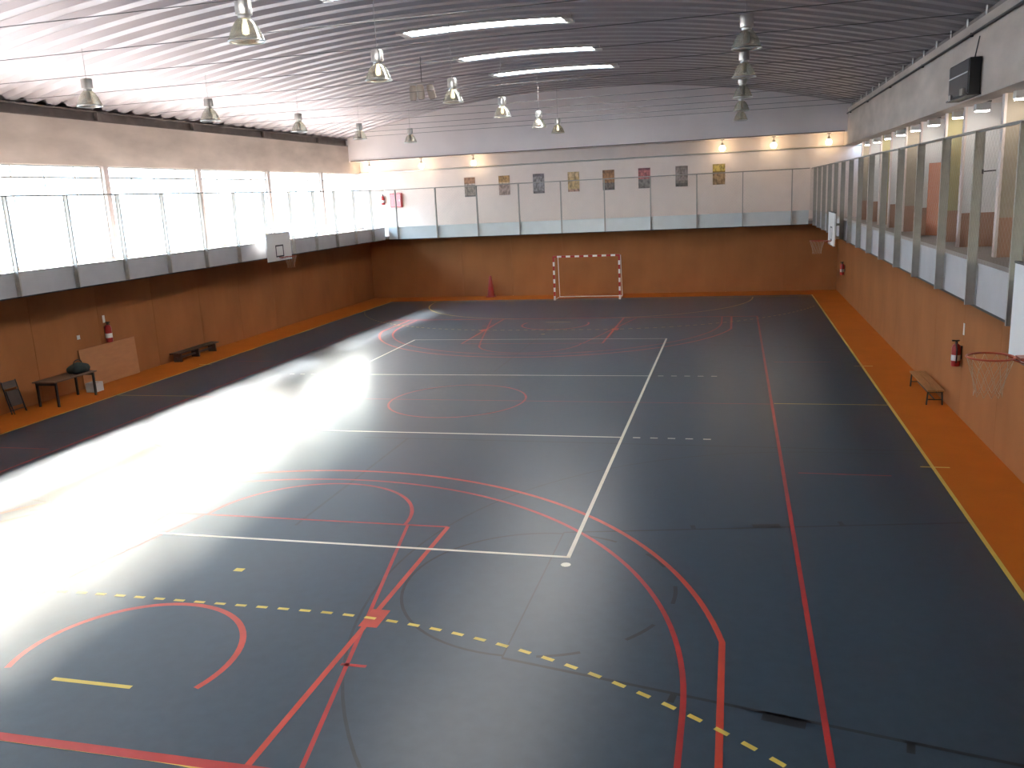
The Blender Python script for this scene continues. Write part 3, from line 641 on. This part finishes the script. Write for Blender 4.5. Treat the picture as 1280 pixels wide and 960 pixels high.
box(-0.31, 0.31, -0.20, 0, 0, 0.73).build('body', 'red', hc, bevel=0.01); d = box(-0.27, 0.27, -0.215, -0.20, 0.04, 0.69).build('door', mat('cabinet_glass', (0.62, 0.22, 0.24), 0.15), hc); box(0.20, 0.24, -0.23, -0.215, 0.32, 0.40).build('handle', 'alu', d)
cn = empty('red_cone', (-5.20, 30.85, 0)); tag(cn, 'tall red cone standing against the brown wall left of the goal', 'cone')
MB().box(-0.22, 0.22, -0.22, 0.22, 0, 0.05).build('base', 'cone', cn, bevel=0.01); MB().lathe([(0.19, 0.05), (0.16, 0.25), (0.12, 0.6), (0.06, 1.02), (0.035, 1.06), (0.0, 1.06)], n=20).build('body', 'cone', cn, smooth=True)
MB().lathe([(0.152, 0.34), (0.132, 0.50)], n=20).build('band', 'red', cn, smooth=True)

# ------------------------------------------------------------------ handball goal
gl = empty('handball_goal', (0, 29.0, 0)); tag(gl, 'red and white striped handball goal at the far wall', 'goal')
def striped(axis, a, b, fixed, n, first):
    d = (b - a) / n
    for i in range(n):
        lo, hi = a + i * d, a + (i + 1) * d; m = 'white' if (i + first) % 2 == 0 else 'red'; q = MB()
        if axis == 'z': q.box(fixed - 0.04, fixed + 0.04, -0.04, 0.04, lo, hi); nm = 'post_stripe'
        else: q.box(lo, hi, -0.04, 0.04, fixed, fixed + 0.08); nm = 'crossbar_stripe'
        q.build(nm, m, gl)
for sx in (-1, 1): striped('z', 0.0, 2.0, sx * 1.54, 10, 0)
striped('x', -1.58, 1.58, 2.0, 15, 1)
for sx in (-1, 1):
    r = MB(); r.tube((sx * 1.54, 0.04, 2.03), (sx * 1.50, 0.85, 1.98), 0.014, 8); r.tube((sx * 1.50, 0.85, 1.98), (sx * 1.52, 1.1, 0.03), 0.016, 8); r.tube((sx * 1.54, 0.04, 0.03), (sx * 1.52, 1.1, 0.03), 0.016, 8)
    r.build('net_support', 'white', gl, smooth=True)
MB().tube((-1.52, 1.1, 0.03), (1.52, 1.1, 0.03), 0.022, 8).build('rear_bar', 'white', gl, smooth=True)

# ------------------------------------------------------------------ side baskets
def basket(loc, rz, label):
    t = empty('basketball_hoop', loc, rz); tag(t, label, 'basketball hoop', 'side wall basketball hoops')
    # local: board faces -y, origin at board centre bottom, z = 2.90
    bo = box(-0.90, 0.90, 0.0, 0.04, 0, 1.05).build('backboard', 'white', t, bevel=0.005)
    for z in (0.0, 1.05): box(-0.91, 0.91, -0.005, 0.045, z - 0.012, z + 0.012).build('edge_strip', 'darksteel', bo)
    k = MB(); zz0, zz1, xx = 0.15, 0.60, 0.295
    k.box(-xx, xx, -0.006, 0, zz0, zz0 + 0.05).box(-xx, xx, -0.006, 0, zz1 - 0.05, zz1).box(-xx, -xx + 0.05, -0.006, 0, zz0 + 0.05, zz1 - 0.05).box(xx - 0.05, xx, -0.006, 0, zz0 + 0.05, zz1 - 0.05)
    k.build('target_frame', 'line_black', bo)
    MB().ring((0, -0.42, 0.15), 0.225, 0.011, 32, 8).build('rim', 'rim', t, smooth=True)
    b = MB(); b.box(-0.09, 0.09, -0.16, 0.0, 0.12, 0.15); b.tube((-0.08, -0.02, 0.06), (-0.15, -0.25, 0.145), 0.008, 6); b.tube((0.08, -0.02, 0.06), (0.15, -0.25, 0.145), 0.008, 6); b.build('rim_bracket', 'rim', t)
    n = MB(); K = 12
    R = [(0.225, 0.14), (0.19, 0.03), (0.155, -0.09), (0.135, -0.20), (0.14, -0.27)]
    for i in range(K):
        for q in range(4):
            for s in (0.5, -0.5):
                a0 = 2 * pi * (i + 0.5 * (q % 2)) / K; a1 = a0 + s * 2 * pi / K
                n.tube((R[q][0] * cos(a0), -0.42 + R[q][0] * sin(a0), R[q][1]), (R[q + 1][0] * cos(a1), -0.42 + R[q + 1][0] * sin(a1), R[q + 1][1]), 0.0025, 3, cap=False)
    n.build('net', 'cord', t)
    f = MB(); f.box(-0.24, -0.19, 0.04, 0.35, 0.20, 0.26).box(0.19, 0.24, 0.04, 0.35, 0.20, 0.26).box(-0.24, -0.19, 0.04, 0.35, 0.62, 0.68).box(0.19, 0.24, 0.04, 0.35, 0.62, 0.68).box(-0.60, 0.60, 0.05, 0.09, 0.20, 0.26).box(-0.60, 0.60, 0.05, 0.09, 0.62, 0.68)
    f.build('support_frame', 'steel', t)
    return t
basket((-10.07, 18.93, 2.93), pi / 2, 'white basketball backboard with hoop on the shaded window side')
basket((9.72, 19.0, 2.88), -pi / 2, 'far white basketball backboard seen edge on by the right corner')
basket((9.72, -1.15, 2.90), -pi / 2, 'near basketball backboard and red hoop cut off by the right edge')

# ------------------------------------------------------------------ furniture along the walls
bn = empty('gym_bench', (10.98, 10.05, 0)); tag(bn, 'brown wooden gym bench against the orange brown wall', 'bench')
for q in range(2): box(-0.17 + q * 0.18, -0.01 + q * 0.18, -1.05, 1.05, 0.32, 0.355).build('seat_plank', 'wood', bn, bevel=0.006)
for y in (-0.92, 0.92):
    for sx in (-1, 1): MB().tube((sx * 0.14, y, 0.32), (sx * 0.16, y, 0), 0.018, 8).build('leg', 'darksteel', bn)
    box(-0.15, 0.15, y - 0.02, y + 0.02, 0.28, 0.32).build('crossbar', 'darksteel', bn)
MB().tube((0, -0.92, 0.12), (0, 0.92, 0.12), 0.015, 8).tube((-0.15, -0.92, 0.12), (0.15, -0.92, 0.12), 0.012, 6).tube((-0.15, 0.92, 0.12), (0.15, 0.92, 0.12), 0.012, 6).build('stretcher', 'darksteel', bn)
b2 = empty('gym_bench', (-11.42, 14.85, 0)); tag(b2, 'long low dark bench along the shaded wall', 'bench')
for q in range(2): box(-0.17 + q * 0.18, -0.01 + q * 0.18, -1.2, 1.2, 0.28, 0.32).build('seat_plank', 'darkwood', b2, bevel=0.006)
for y in (-1.0, 0.0, 1.0): box(-0.15, 0.15, y - 0.03, y + 0.03, 0, 0.28).build('leg', 'darkwood', b2)
box(-0.02, 0.02, -1.1, 1.1, 0.10, 0.16).build('stretcher', 'darkwood', b2)
tb = empty('table', (-11.02, 8.35, 0)); tag(tb, 'plain dark legged table by the shaded wall', 'table')
box(-0.36, 0.36, -0.80, 0.80, 0.66, 0.69).build('tabletop', mat('brown_tabletop', (0.13, 0.075, 0.05), 0.4), tb, bevel=0.005)
box(-0.30, 0.30, -0.72, -0.69, 0.58, 0.66).build('apron', 'darksteel', tb); box(-0.30, 0.30, 0.69, 0.72, 0.58, 0.66).build('apron', 'darksteel', tb)
for sx in (-1, 1):
    for sy in (-1, 1): box(sx * 0.30 - 0.025, sx * 0.30 + 0.025, sy * 0.70 - 0.025, sy * 0.70 + 0.025, 0, 0.66).build('leg', 'black', tb)
bg_ = empty('sports_bag', (-11.0, 8.85, 0.69)); tag(bg_, 'dark green bag lying on the end of the table', 'bag')
me = bpy.data.meshes.new('bag_body'); bm = bmesh.new(); bmesh.ops.create_icosphere(bm, subdivisions=3, radius=1)
for v in bm.verts:
    k = 1 + 0.12 * sin(5 * v.co.x + 2) * cos(4 * v.co.y); v.co = Vector((v.co.x * 0.24 * k, v.co.y * 0.32 * k, max(-0.6, v.co.z) * 0.17 * k + 0.102))
    if v.co.z < 0.012: v.co.z = 0.0
bm.to_mesh(me); bm.free(); me.materials.append(MT['bag'])
for p in me.polygons: p.use_smooth = True
o = bpy.data.objects.new('body', me); C.objects.link(o); o.parent = bg_
hd = MB(); prev = None
for i in range(13):
    a = pi * i / 12; q = (0.0, -0.16 * cos(a), 0.24 + 0.12 * sin(a))
    if prev: hd.tube(prev, q, 0.012, 6)
    prev = q
hd.build('handle', 'black', bg_)
cb = empty('cardboard_box', (-11.12, 9.50, 0)); tag(cb, 'small pale box on the floor beside the table', 'box')
box(-0.16, 0.16, -0.17, 0.17, 0, 0.26).build('body', 'net', cb, bevel=0.004)
for sx in (-1, 1): box(min(0.005 * sx, 0.16 * sx), max(0.005 * sx, 0.16 * sx), -0.17, 0.17, 0.26, 0.266).build('flap', 'net', cb)
ch = empty('folded_chair', (-11.50, 7.02, 0)); tag(ch, 'dark folded chair leaning on the shaded wall beside the table', 'chair')
def tl(z): return -0.10 + 0.18 * (1 - z / 0.85)
for sy in (-1, 1):
    MB().tube((tl(0) , sy * 0.23, 0.0), (tl(0.85), sy * 0.23, 0.85), 0.015, 8).build('leg', 'black', ch)
    MB().tube((tl(0) + 0.06, sy * 0.20, 0.0), (tl(0.62) + 0.03, sy * 0.20, 0.62), 0.013, 8).build('leg', 'black', ch)
o = MB(); o.quad((tl(0.2) + 0.02, -0.2, 0.2), (tl(0.2) + 0.02, 0.2, 0.2), (tl(0.6) + 0.02, 0.2, 0.6), (tl(0.6) + 0.02, -0.2, 0.6)); s_ = o.build('seat', 'darkwood', ch); s_.modifiers.new('thick', 'SOLIDIFY').thickness = 0.02
o = MB(); o.quad((tl(0.66), -0.22, 0.66), (tl(0.66), 0.22, 0.66), (tl(0.84), 0.22, 0.84), (tl(0.84), -0.22, 0.84)); s_ = o.build('backrest', 'darkwood', ch); s_.modifiers.new('thick', 'SOLIDIFY').thickness = 0.015
MB().tube((tl(0.1), -0.23, 0.1), (tl(0.1), 0.23, 0.1), 0.01, 6).build('stretcher', 'black', ch)
pw = empty('plywood_board', (XL + 0.03, 10.90, 0)); tag(pw, 'pale plywood board leaning on the shaded brown wall', 'board')
o = box(-0.012, 0.012, -1.22, 1.22, 0.0, 1.16).build('sheet', 'ply', pw, bevel=0.003); o.rotation_euler = (0, -0.03, 0); o.location = (0.05, 0, 0)
